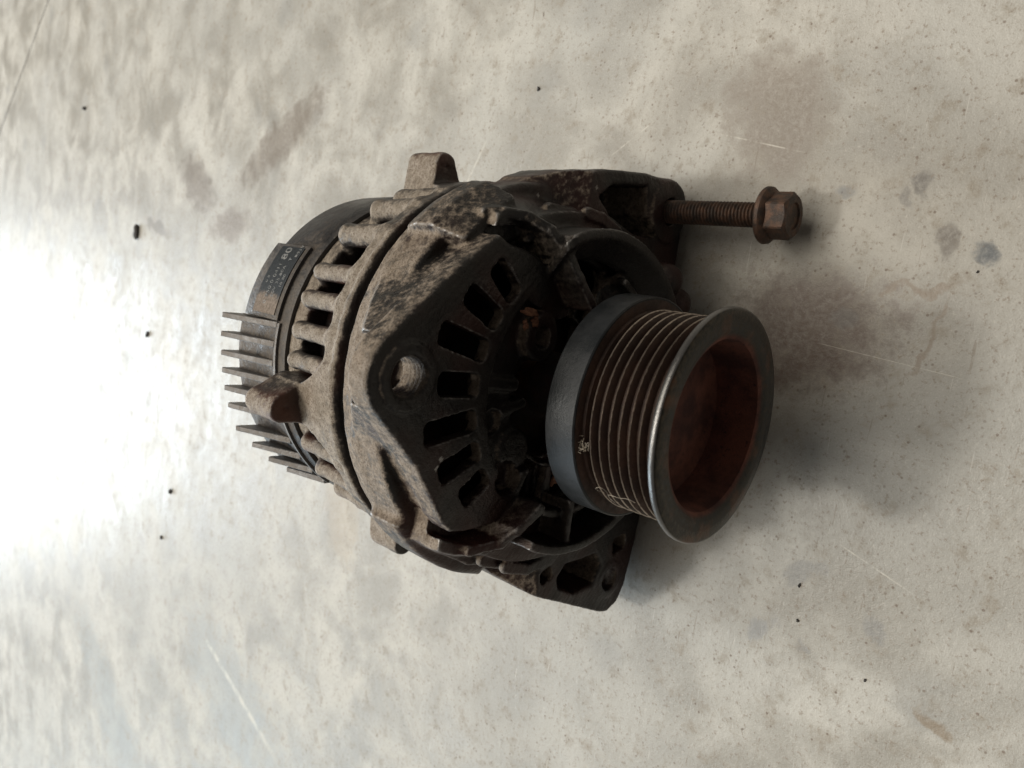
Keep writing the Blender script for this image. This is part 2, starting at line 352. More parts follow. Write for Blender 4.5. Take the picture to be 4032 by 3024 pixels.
# ------------------------------------------------------------------ solid modelling on a distance grid
class Vol:
    def __init__(self, lo, hi, h):
        self.h = h; self.lo = np.array(lo, np.float32)
        n = [int(math.ceil((b - a) / h)) + 1 for a, b in zip(lo, hi)]
        self.ax = [self.lo[i] + h * np.arange(n[i], dtype=np.float32) for i in range(3)]
        self.f = np.full(n, 6.0, np.float32)
    def sl(self, lo, hi, m=5.0):
        out = []
        for i in range(3):
            a = 0 if lo[i] is None else max(0, int((lo[i] - m - self.lo[i]) / self.h))
            b = self.f.shape[i] if hi[i] is None else min(self.f.shape[i], int((hi[i] + m - self.lo[i]) / self.h) + 2)
            out.append(slice(a, max(a + 1, b)))
        return tuple(out)
    def grid(self, sl):
        return (self.ax[0][sl[0]][:, None, None], self.ax[1][sl[1]][None, :, None], self.ax[2][sl[2]][None, None, :])
    def add(self, fn, lo, hi, k=1.5):
        sl = self.sl(lo, hi); d = fn(*self.grid(sl)); f = self.f[sl]
        if k > 0:
            t = np.clip(0.5 + 0.5 * (f - d) / k, 0, 1); self.f[sl] = f * (1 - t) + d * t - k * t * (1 - t)
        else: self.f[sl] = np.minimum(f, d)
    def cut(self, fn, lo, hi, k=1.0):
        sl = self.sl(lo, hi); d = -fn(*self.grid(sl)); f = self.f[sl]
        if k > 0:
            t = np.clip(0.5 - 0.5 * (f - d) / k, 0, 1); self.f[sl] = f * (1 - t) + d * t + k * t * (1 - t)
        else: self.f[sl] = np.maximum(f, d)
    def mesh(self):
        f = self.f
        f[0] = f[-1] = 3; f[:, 0] = f[:, -1] = 3; f[:, :, 0] = f[:, :, -1] = 3
        ins = f < 0
        nx, ny, nz = f.shape
        cnt = np.zeros((nx - 1, ny - 1, nz - 1), np.uint8)
        for a in (0, 1):
            for b in (0, 1):
                for c in (0, 1): cnt += ins[a:nx - 1 + a, b:ny - 1 + b, c:nz - 1 + c]
        act = np.argwhere((cnt > 0) & (cnt < 8))
        idx = np.full(cnt.shape, -1, np.int32); idx[tuple(act.T)] = np.arange(len(act))
        corner = {}
        for a in (0, 1):
            for b in (0, 1):
                for c in (0, 1): corner[(a, b, c)] = f[act[:, 0] + a, act[:, 1] + b, act[:, 2] + c]
        acc = np.zeros((len(act), 3)); num = np.zeros(len(act))
        for c0 in corner:
            for ax in range(3):
                if c0[ax]: continue
                c1 = list(c0); c1[ax] = 1; c1 = tuple(c1)
                v0, v1 = corner[c0], corner[c1]
                cr = (v0 < 0) != (v1 < 0)
                t = np.where(cr, v0 / np.where(cr, v0 - v1, 1), 0)
                p = np.tile(np.array(c0, float), (len(act), 1)); p[:, ax] += t
                acc += np.where(cr[:, None], p, 0); num += cr
        v = (act + acc / num[:, None]) * self.h + self.lo
        quads = []
        for ax in range(3):
            o1, o2 = [(1, 2), (2, 0), (0, 1)][ax]
            s0 = [slice(None)] * 3; s1 = [slice(None)] * 3; s0[ax] = slice(0, -1); s1[ax] = slice(1, None)
            A, B = ins[tuple(s0)], ins[tuple(s1)]
            e = np.argwhere(A != B)
            e = e[(e[:, o1] > 0) & (e[:, o2] > 0) & (e[:, o1] < f.shape[o1] - 1) & (e[:, o2] < f.shape[o2] - 1)]
            inside = A[tuple(e.T)]
            q = []
            for (d1, d2) in ((-1, -1), (0, -1), (0, 0), (-1, 0)):
                cc = e.copy(); cc[:, o1] += d1; cc[:, o2] += d2; q.append(idx[tuple(cc.T)])
            q = np.stack(q, 1); q[~inside] = q[~inside][:, ::-1]
            quads.append(q)
        quads = np.concatenate(quads)
        # light relaxation evens out grid facets
        ea = np.concatenate([quads[:, [0, 1]], quads[:, [1, 2]], quads[:, [2, 3]], quads[:, [3, 0]]])
        deg = np.bincount(ea[:, 0], minlength=len(v)).astype(float) + np.bincount(ea[:, 1], minlength=len(v))
        for lam in (0.5, 0.5, -0.3, 0.4):
            av = np.stack([(np.bincount(ea[:, 0], v[ea[:, 1], c], len(v)) + np.bincount(ea[:, 1], v[ea[:, 0], c], len(v))) / deg for c in range(3)], 1)
            v = v + lam * (av - v)
        # normals from the field's gradient
        g = []
        pi = np.clip(((v - self.lo) / self.h), 1, np.array(f.shape) - 2.001)
        i0 = pi.astype(int)
        for ax in range(3):
            d = np.zeros(3, int); d[ax] = 1
            def samp(off):
                r = 0; fr = pi - i0
                for a in (0, 1):
                    for b in (0, 1):
                        for c in (0, 1):
                            w = (fr[:, 0] if a else 1 - fr[:, 0]) * (fr[:, 1] if b else 1 - fr[:, 1]) * (fr[:, 2] if c else 1 - fr[:, 2])
                            ii = np.clip(i0 + np.array([a, b, c]) + off, 0, np.array(f.shape) - 1)
                            r = r + w * f[tuple(ii.T)]
                return r
            g.append(samp(d) - samp(-d))
        nrm = np.stack(g, 1); nrm /= np.linalg.norm(nrm, axis=1)[:, None] + 1e-9
        return v, quads, nrm

def split_parts(v, quads, nrm, classify, mats, root_name, root_mat, parent):
    """cut one casting's surface into its named parts; shading stays continuous over the joints"""
    cen = v[quads].mean(1)
    lab = classify(cen)
    root = None
    order = [0] + sorted(set(np.unique(lab)) - {0})
    for li in order:
        q = quads[lab == li]
        if not len(q): continue
        used, inv = np.unique(q, return_inverse=True)
        nm = root_name if li == 0 else mats[li]
        o = mesh_arrays(nm, v[used], inv.reshape(q.shape), root_mat, parent if li == 0 else root, normals=nrm[used])
        if li == 0: root = o
        else: o.location = (0, 0, 0)
    return root

def sd_poly(pts):
    P = np.array(pts, np.float32)
    def f(x, s, z):
        x2 = x[:, 0, :]; z2 = z[0, :, :] if z.shape[0] == 1 else z[:, 0, :]
        X, Z = np.broadcast_arrays(x[:, 0, :], z[:, 0, :])
        d = np.full(X.shape, 1e9, np.float32); sg = np.ones(X.shape, np.float32)
        n = len(P)
        for i in range(n):
            a, b = P[i], P[i - 1]
            ex, ez = b - a
            wx, wz = X - a[0], Z - a[1]
            t = np.clip((wx * ex + wz * ez) / (ex * ex + ez * ez), 0, 1)
            d = np.minimum(d, (wx - ex * t) ** 2 + (wz - ez * t) ** 2)
            c1 = Z >= a[1]; c2 = Z < b[1]; c3 = ex * wz > ez * wx
            flip = (c1 & c2 & c3) | (~c1 & ~c2 & ~c3)
            sg = np.where(flip, -sg, sg)
        return (sg * np.sqrt(d))[:, None, :]
    return f

def ext(d2, s0, s1, r=1.0):
    c, h = (s0 + s1) / 2, (s1 - s0) / 2
    def f(x, s, z):
        a = d2(x, s, z) + r; b = np.abs(s - c) - h + r
        return np.minimum(np.maximum(a, b), 0) + np.sqrt(np.maximum(a, 0) ** 2 + np.maximum(b, 0) ** 2) - r
    return f
def circ(cx, cz, r): return lambda x, s, z: np.sqrt((x - cx) ** 2 + (z - cz) ** 2) - r
def ringd(r0, r1, cx=0, cz=0):
    m, h = (r0 + r1) / 2, (r1 - r0) / 2
    return lambda x, s, z: np.abs(np.sqrt((x - cx) ** 2 + (z - cz) ** 2) - m) - h
def sect(d2, a0, a1):
    """keep angles a0..a1 (degrees from straight up, clockwise seen from the front)"""
    m, hw = R((a0 + a1) / 2), R((a1 - a0) / 2)
    def f(x, s, z):
        ang = np.arctan2(x, z) - m; ang = (ang + np.pi) % (2 * np.pi) - np.pi
        rr = np.sqrt(x * x + z * z)
        return np.maximum(d2(x, s, z), (np.abs(ang) - hw) * rr)
    return f
def rbox2(cx, cz, hx, hz, ang, r=1.0):
    ca, sa = math.cos(R(ang)), math.sin(R(ang))
    def f(x, s, z):
        u = (x - cx) * ca + (z - cz) * sa; v = -(x - cx) * sa + (z - cz) * ca
        a = np.abs(u) - hx + r; b = np.abs(v) - hz + r
        return np.minimum(np.maximum(a, b), 0) + np.sqrt(np.maximum(a, 0) ** 2 + np.maximum(b, 0) ** 2) - r
    return f
def radial(ang, r0, r1, hw, rr=1.0):
    """2-D bar lying on a radius"""
    m = (r0 + r1) / 2
    return rbox2(m * math.sin(R(ang)), m * math.cos(R(ang)), hw, (r1 - r0) / 2, -ang, rr)
def capsule(p, q, r0, r1=None):
    p = np.array(p, np.float32); q = np.array(q, np.float32); r1 = r0 if r1 is None else r1
    d = q - p; L2 = float(d @ d)
    def f(x, s, z):
        t = np.clip(((x - p[0]) * d[0] + (s - p[1]) * d[1] + (z - p[2]) * d[2]) / L2, 0, 1)
        return np.sqrt((x - p[0] - d[0] * t) ** 2 + (s - p[1] - d[1] * t) ** 2 + (z - p[2] - d[2] * t) ** 2) - (r0 + (r1 - r0) * t)
    return f
def both(*fs):
    def f(x, s, z):
        d = fs[0](x, s, z)
        for g in fs[1:]: d = np.maximum(d, g(x, s, z))
        return d
    return f
def pol(r, a): return (r * math.sin(R(a)), r * math.cos(R(a)))

# ------------------------------------------------------------------ floor
def build_floor():
    e = bpy.data.objects.new('concrete_floor', None); C.objects.link(e)
    tag(e, kind='structure')
    # control joint across the far right of the floor
    p0, p1 = Vector((0.3125, 1.022)), Vector((0.158, 1.220))
    d = (p1 - p0).normalized(); nrm = Vector((-d.y, d.x))          # nrm points towards the alternator's side or away
    if (Vector((0, 0)) - p0).dot(nrm) < 0: nrm = -nrm
    a, b = p0 - d * 9, p0 + d * 9
    hw = 0.0013
    def slab(name, q0, q1, dirn, far):
        me = bpy.data.meshes.new(name)
        c = [q0, q1, q1 + dirn * far, q0 + dirn * far]
        top = [(p.x, p.y, 0.0) for p in c]; bot = [(p.x, p.y, -0.12) for p in c]
        me.from_pydata(top + bot, [], [(0, 1, 2, 3), (4, 7, 6, 5), (0, 4, 5, 1), (1, 5, 6, 2), (2, 6, 7, 3), (3, 7, 4, 0)])
        bm = bmesh.new(); bm.from_mesh(me); bmesh.ops.recalc_face_normals(bm, faces=bm.faces); bm.to_mesh(me); bm.free()
        me.materials.append(FLOOR_M)
        o = bpy.data.objects.new(name, me); C.objects.link(o); o.parent = e
        return o
    slab('slab', a + nrm * hw, b + nrm * hw, nrm, 9.0)
    slab('slab', a - nrm * hw, b - nrm * hw, -nrm, 9.0)
    me = bpy.data.meshes.new('joint_filler')
    c = [a + nrm * hw, b + nrm * hw, b - nrm * hw, a - nrm * hw]
    me.from_pydata([(p.x, p.y, -0.0004) for p in c], [], [(0, 1, 2, 3)])
    me.materials.append(CRUMB_M)
    o = bpy.data.objects.new('joint_filler', me); C.objects.link(o); o.parent = e
build_floor()

# ------------------------------------------------------------------ the alternator
ALT = bpy.data.objects.new('alternator', None); C.objects.link(ALT)
ALT.location = ((ORG - np.array([0, 0, FLOOR])) * 0.001).tolist()
tag(ALT, 'used grimy vehicle alternator with large ribbed belt pulley lying on concrete floor', 'alternator')

def build_drive_bracket():
    V = Vol((-112, 44, -77.5), (97, 106, 97), 0.62)
    N = None
    everything = ((N, N, N), (N, N, N))
    # outer bell
    V.add(ext(ringd(65, 75.0), 80, 100, 2.0), (-77, 78, -77), (77, 101, 77), 0)
    V.add(ext(sect(ringd(60, 78.5), -80, -40), 80, 98, 3.5), (-80, 78, 4), (-30, 100, 72), 3)
    V.add(both(ext(sect(ringd(60, 79.0), 40.5, 62), 70, 97, 2.0), lambda x, s, z: (np.sqrt(x * x + z * z) - 79.0 + np.maximum(s - 90, 0) * 0.35 + np.maximum(82 - s, 0) * 0.45) * 0.85), (30, 68, 25), (75, 99, 66), 1.6)
    # second step: rim and recessed web behind the ear shield
    below = lambda x, s, z: z - (53 - np.maximum(x, 0) * 0.12) + 0 * s
    def skin(th):
        def f(x, s, z):
            t = np.clip((s - 66) / 24.0, 0, 1)
            c = 31 * (1 - t); r = 59.5 + 15.0 * t
            d = np.sqrt(x * x + (z - c) ** 2) - r
            return np.maximum(np.maximum(d, -d - th) * 0.72, np.maximum(66 - s, s - 92))
        return f
    V.add(both(skin(4.2), below), (-72, 64, -35), (72, 94, 56), 1.2)
    # volute wall: its edge runs forward as it closes in on the hub
    def wall(p, q, th, back):
        (xa, sa, za), (xb, sb, zb) = p, q
        dx, dz = xb - xa, zb - za; L2 = dx * dx + dz * dz
        def f(x, s, z):
            t = np.clip(((x - xa) * dx + (z - za) * dz) / L2, 0, 1)
            d = np.sqrt((x - xa - dx * t) ** 2 + (z - za - dz * t) ** 2) - th
            e = ((sa + (sb - sa) * t) - s) * 0.9
            a, b = d + 0.9, e + 0.9
            return np.maximum(np.minimum(np.maximum(a, b), 0) + np.sqrt(np.maximum(a, 0) ** 2 + np.maximum(b, 0) ** 2) - 0.9, s - back)
        return f
    vol_r = [(57.5, 70, 47), (58.5, 66, 42), (58.5, 62, 34), (55.3, 57, 28), (48.5, 53, 22), (40.8, 51, 16.5), (32, 49.5, 9)]
    vol_l = [(-53, 72, 51), (-55.3, 67, 47), (-56.2, 62, 41), (-53.4, 57, 31), (-48, 53, 28), (-41, 51, 20.5), (-32, 49.5, 14)]
    for chain in (vol_r, vol_l):
        for p, q in zip(chain, chain[1:]):
            V.add(wall(p, q, 1.9, 80), (min(p[0], q[0]) - 3, 46, min(p[2], q[2]) - 3), (max(p[0], q[0]) + 3, 82, max(p[2], q[2]) + 3), 0.8)
    V.add(both(ext(ringd(44, 58.5, 0, 31), 73, 80, 1.0), below), (-62, 70, -32), (62, 82, 54), 1.5)
    # cone between the step and the bell
    def cone(x, s, z):
        rr = np.sqrt(x * x + z * z)
        t = (s - 78) / 14.0
        lim = 66 + 8.5 * np.clip(t, 0, 1)
        return np.maximum(np.maximum(rr - lim, 60 - rr), np.abs(s - 86) - 9)
    V.add(cone, (-77, 76, -77), (77, 97, 77), 2.0)
    # ear shield
    tip = [(4.5 + 14.8 * math.sin(R(a)), 78.4 + 14.8 * math.cos(R(a))) for a in range(45, -50, -12)]
    left_arc = [(48.5 * math.sin(R(a)), 42 + 48.5 * math.cos(R(a))) for a in range(-78, -182, -8)]
    right_arc = [(48.5 * math.sin(R(a)), 42 + 48.5 * math.cos(R(a))) for a in range(178, 86, -8)]
    shield = [(51, 48)] + [(39.7, 62.4), (25, 78.4)] + tip + [(-23.7, 70.8), (-43, 57.0), (-47.6, 52.0)] + left_arc + right_arc
    sp = sd_poly(shield)
    V.add(ext(sp, 62, 72.5, 1.5), (-52, 60, -10), (55, 75, 96), 0.8)
    # gusset running back from the shield's flanks to the bell
    gcone = lambda x, s, z: (np.sqrt(x * x + z * z) - (90 - np.maximum(s - 73, 0) * 0.72)) * 0.85
    upper = lambda x, s, z: np.maximum(30 - z, (z - 68.0 - np.maximum(np.abs(x - 4.5) - 8.5, 0) * 6.0) * 0.165)
    inner_void = circ(0, 0, 62)
    sp_in = lambda x, s, z: sp(x, s, z) + 1.8
    V.add(both(ext(sp_in, 70, 97, 1.5), gcone, upper, lambda x, s, z: -inner_void(x, s, z) + 0 * s), (-56, 68, 28), (60, 99, 96), 1.2)
    # ---- pocket and vent slots of the shield
    angs = [41.0, 28.3, 15.4, 2.0, -11.5, -24.5, -37.0]
    for i, a in enumerate(angs):
        r1 = [63, 66.5, 70.5, 66.0, 70.5, 66.5, 61.5][i]
        hw = 3.95
        V.cut(ext(radial(a, 48.3, r1, hw, 2.3), 58, 86, 0.3), (-48, 56, 25), (48, 90, 78), 0.5)
    # the grille is a thin wall: hollow behind it
    V.cut(ext(both(ringd(43.5, 66.5), lambda x, s, z: sp(x, s, z) + 6.5, lambda x, s, z: 24 - z + 0 * x), 67.0, 84, 1.0), (-46, 65, 22), (48, 88, 80), 1.0)
    for i, a in enumerate([34.6, 21.8, 8.7, -4.8, -18.0, -30.7]):     # rounded spokes
        V.add(ext(radial(a, 44, [62, 66, 63.5, 63.5, 66, 62][i], 1.6, 1.1), 62.6, 68.5, 1.4), (-45, 61, 30), (45, 75, 74), 0.4)
    V.add(ext(sect(ringd(43.2, 48.0), -44, 48), 62.6, 67, 1.5), (-45, 60, 25), (45, 72, 52), 1.2)
    # hub plate with its through openings
    hubpoly = [pol(43.2, a) for a in range(46, -47, -6)] + [(-30, 22), (-27, 8), (-26, -8), (0, -12), (18, -4), (22, 5), (27, 15)]
    V.cut(ext(sd_poly(hubpoly), 58, 66, 1.0), (-45, 56, -10), (45, 70, 45), 1.0)
    V.cut(ext(circ(0, 0, 28), 58, 90, 1.0), (-30, 56, -10), (30, 94, 30), 1.2)
    V.add(ext(circ(19, 20, 8.8), 61.5, 74, 2.0), (8, 59, 9), (30, 78, 32), 2.0)
    V.add(ext(circ(-22, 24, 8.0), 64.0, 74, 2.0), (-32, 62, 14), (-12, 78, 34), 2.0)
    V.add(ext(radial(3, 26, 45, 2.4, 1.5), 64, 72, 1.5), (-4, 62, 22), (8, 74, 48), 1.5)
    V.add(ext(radial(-14, 20, 45, 2.0, 1.5), 65, 72, 1.5), (-18, 62, 15), (4, 74, 48), 1.5)
    V.cut(ext(circ(19, 20, 3.9), 59, 72, 0.3), (13, 57, 14), (25, 75, 26), 0.6)
    V.cut(ext(circ(-12, 36, 4.6), 60, 69, 1.5), (-18, 58, 30), (-6, 72, 42), 1.0)
    V.cut(ext(circ(-32, 27, 6.0), 60, 69, 1.5), (-40, 58, 20), (-25, 72, 34), 1.5)
    # ---- boss and threaded hole of the ear
    V.add(ext(circ(4.5, 78.4, 10.8), 60.8, 72, 1.0), (-8, 59, 66), (17, 74, 91), 0.8)
    def thread(x, s, z):
        ang = np.arctan2(x - 4.5, z - 78.4)
        return np.sqrt((x - 4.5) ** 2 + (z - 78.4) ** 2) - (6.25 + 0.30 * np.sin(2 * np.pi * s / 1.75 + ang))
    V.cut(both(thread, lambda x, s, z: np.abs(s - 66) - 14 + 0 * x + 0 * z), (-4, 50, 70), (13, 84, 87), 0)
    V.cut(lambda x, s, z: (np.sqrt((x - 4.5) ** 2 + (z - 78.4) ** 2) - 7.4 - (60.8 - s) * 0.9), (-6, 57, 68), (15, 62, 89), 0)
    # ---- lower front ring
    V.add(ext(sect(ringd(56.3, 59.7), 66, 294), 50, 82, 1.0), (-62, 48, -62), (62, 84, 20), 1.2)
    V.add(ext(sect(ringd(28, 57), 60, 300), 66, 70, 1.0), (-60, 64, -60), (60, 72, 16), 1.2)
    V.add(ext(sect(ringd(44.5, 47.5), 100, 288), 56, 68, 1.0), (-50, 51, -50), (50, 70, 8), 1.2)
    for a in (-90, -128, 160):
        V.add(ext(radial(a, 40, 58, 1.5, 1.0), 52.5, 68, 1.0), (-62, 50, -62), (62, 70, 10), 1.2)
    # bowl on the right of the ring: sloping skirt broken by one large opening
    def bowl(x, s, z):
        rr = np.sqrt(x * x + z * z)
        return np.maximum(np.abs(rr - (57.5 - (s - 51.0) * 0.95)) * 0.72 - 1.3, np.abs(s - 59) - 8)
    V.add(sect(bowl, 62, 150), (0, 50, -58), (60, 70, 30), 1.5)
    V.cut(ext(sect(ringd(25, 48.5), 78, 110), 48, 76, 1.0), (20, 46, -24), (54, 80, 12), 1.8)
    V.cut(ext(sect(ringd(30, 43.0), -118, -94), 48, 74, 1.0), (-50, 46, -30), (-20, 78, 0), 1.5)
    V.cut(ext(sect(ringd(30, 43.0), -86, -62), 48, 74, 1.0), (-50, 46, 0), (-20, 78, 20), 1.5)
    # ---- cooling ridges on both lower shoulders
    ridges = [(76.5, [(59, 30), (63, 19), (63, 8), (59.5, -4), (55, -13)]), (71.5, [(64, 16), (64.5, 3), (61, -9), (56, -19)]), (66.5, [(65.5, 0), (65, -9), (61.5, -20), (56, -29)]),
              (76.5, [(-58, 44), (-66, 27), (-69, 13), (-67, 2), (-61, -8)]), (72.5, [(-66, 24), (-70, 9), (-69, -3), (-62, -14)]), (68.5, [(-69, 15), (-72, 2), (-70, -11), (-61, -22)])]
    for s0, pts in ridges:
        for (xa, za), (xb, zb) in zip(pts, pts[1:]):
            V.add(both(capsule((xa, s0, za), (xb, s0, zb), 2.4), lambda x, s, z, s0=s0: np.abs(s - s0) - 1.5 + 0 * x + 0 * z), (min(xa, xb) - 5, s0 - 5, min(za, zb) - 5), (max(xa, xb) + 5, s0 + 5, max(za, zb) + 5), 0.8)
    V.add(ext(sect(ringd(56, 67.8), -112, -60), 66, 86, 1.0), (-70, 64, -40), (-40, 88, 40), 1.5)
    V.add(ext(sect(ringd(58, 65.5), 60, 300), 66, 84, 1.0), (-70, 64, -70), (70, 86, 40), 1.5)
    # ---- left foot
    lf = [(-66, 20), (-77, 9), (-85, -5), (-94, -29), (-103, -53), (-104.5, -60), (-101, -67), (-94, -71), (-72, -74.5), (-52, -76), (-36, -66), (-40, -40), (-58, -10)]
    tilt = lambda x, s, z: ((68 + np.clip((z + 6) * 0.85, 0, 30)) - s) * 0.8 + 0 * x
    V.add(both(ext(sd_poly(lf), 66, 99, 1.5), tilt), (-107, 62, -77), (-34, 101, 24), 2.0)
    V.cut(ext(rbox2(-77.5, -11, 3.0, 3.4, 20, 2.0), 60, 84, 1), (-84, 58, -18), (-70, 88, -4), 1.0)
    V.cut(ext(sd_poly([(-80, -19), (-75.5, -23), (-74.5, -44), (-80, -49), (-88, -45), (-89.5, -32), (-85, -21)]), 60, 88, 2), (-92, 58, -52), (-72, 92, -16), 2.0)
    V.cut(ext(rbox2(-72.5, -61.5, 3.6, 4.6, 12, 1.5), 60, 84, 1), (-80, 58, -70), (-64, 88, -54), 1.0)
    V.cut(ext(circ(-88.5, -57.5, 5.2), 60, 104, 0.4), (-96, 58, -66), (-80, 104, -50), 0.6)
    V.add(ext(ringd(5.2, 8.6, -88.5, -57.5), 67.6, 72, 0.8), (-100, 66, -68), (-78, 74, -46), 0.8)
    # ---- right foot with the long bolt boss
    rf = [(64, 24), (76, 13), (80, 4), (84.5, -15), (88.3, -40), (89.2, -58), (87, -68), (80, -73), (66, -74.5), (48, -74.5), (36, -66), (40, -40), (58, -10)]
    V.add(both(ext(sd_poly(rf), 70, 100, 1.5), lambda x, s, z: ((70 + np.clip((z + 6) * 0.75, 0, 30)) - s) * 0.8 + 0 * x), (34, 66, -77), (92, 102, 28), 2.0)
    V.cut(ext(sd_poly([(73.5, -12), (79, -19), (83, -42), (72, -45), (64, -52), (63, -40), (68, -20)]), 62, 92, 2), (58, 60, -56), (90, 95, -6), 2.0)
    V.add(ext(circ(76, -60, 13.2), 68.3, 100, 1.0), (61, 66, -75), (91, 102, -45), 2.0)
    V.cut(ext(circ(76, -60, 5.6), 60, 104, 0.2), (69, 58, -67), (83, 104, -53), 0.4)
    # ---- two rounded lugs low on the right
    V.add(capsule((46.5, 59, -49), (46.5, 84, -52), 7.2, 8.5), (36, 50, -62), (57, 92, -40), 1.5)
    V.add(capsule((37.5, 58, -57), (37.5, 84, -60), 7.2, 8.5), (27, 50, -70), (48, 92, -46), 1.5)
    # keep the body inside and open at the back
    V.cut(ext(circ(0, 0, 58), 80, 110, 1.0), (-60, 78, -60), (60, 106, 60), 1.0)
    V.cut(lambda x, s, z: z + 75.9 + 0 * x + 0 * s, (N, N, -78), (N, N, -74), 0)
    # cast unevenness
    sl = V.sl((N, N, N), (N, N, N)); x, s, z = V.grid(sl)
    V.f += (0.10 * np.sin(x * 0.61 + 1.3 * np.sin(z * 0.37)) * np.sin(s * 0.53 + z * 0.29) + 0.06 * np.sin(x * 1.7 + s * 1.1) * np.sin(z * 1.9 - s * 0.7)).astype(np.float32)
    v, q, n = V.mesh()
    def classify(c):
        lab = np.zeros(len(c), int)
        x, s, z = c.T
        ear = (s < 80) & (z > 66 - np.abs(x - 4.5) * 0.0) & (np.hypot(x - 4.5, z - 78.4) < 20)
        lab[ear] = 1
        lab[(np.hypot(x - 76, z + 60) < 14.5) & (s < 99)] = 2
        lab[(x < -62) & (z < 8) & (np.hypot(x, z) > 76) & (lab == 0)] = 3
        lab[(x > 58) & (z < 6) & (np.hypot(x, z) > 76.3) & (lab == 0)] = 7
        lab[(np.hypot(x - 46.5, z + 50) < 9.4) & (s < 66)] = 4
        lab[(np.hypot(x - 37.5, z + 58) < 9.4) & (s < 66) & (lab == 0)] = 5
        lab[(np.abs(x) < 50) & (s > 61.0) & (s < 73) & (np.hypot(x, z) > 42.8) & (np.hypot(x, z) < 60) & (z > 20) & (lab == 0) & (np.abs(np.degrees(np.arctan2(x, z)) - 2) < 44)] = 6
        return lab
    return split_parts(v, q, n, classify, {1: 'mounting_ear', 2: 'bolt_boss', 3: 'mounting_foot', 7: 'mounting_foot', 4: 'lug', 5: 'lug', 6: 'vent_grille'}, 'drive_end_bracket', CAST, ALT)
DEB = build_drive_bracket()

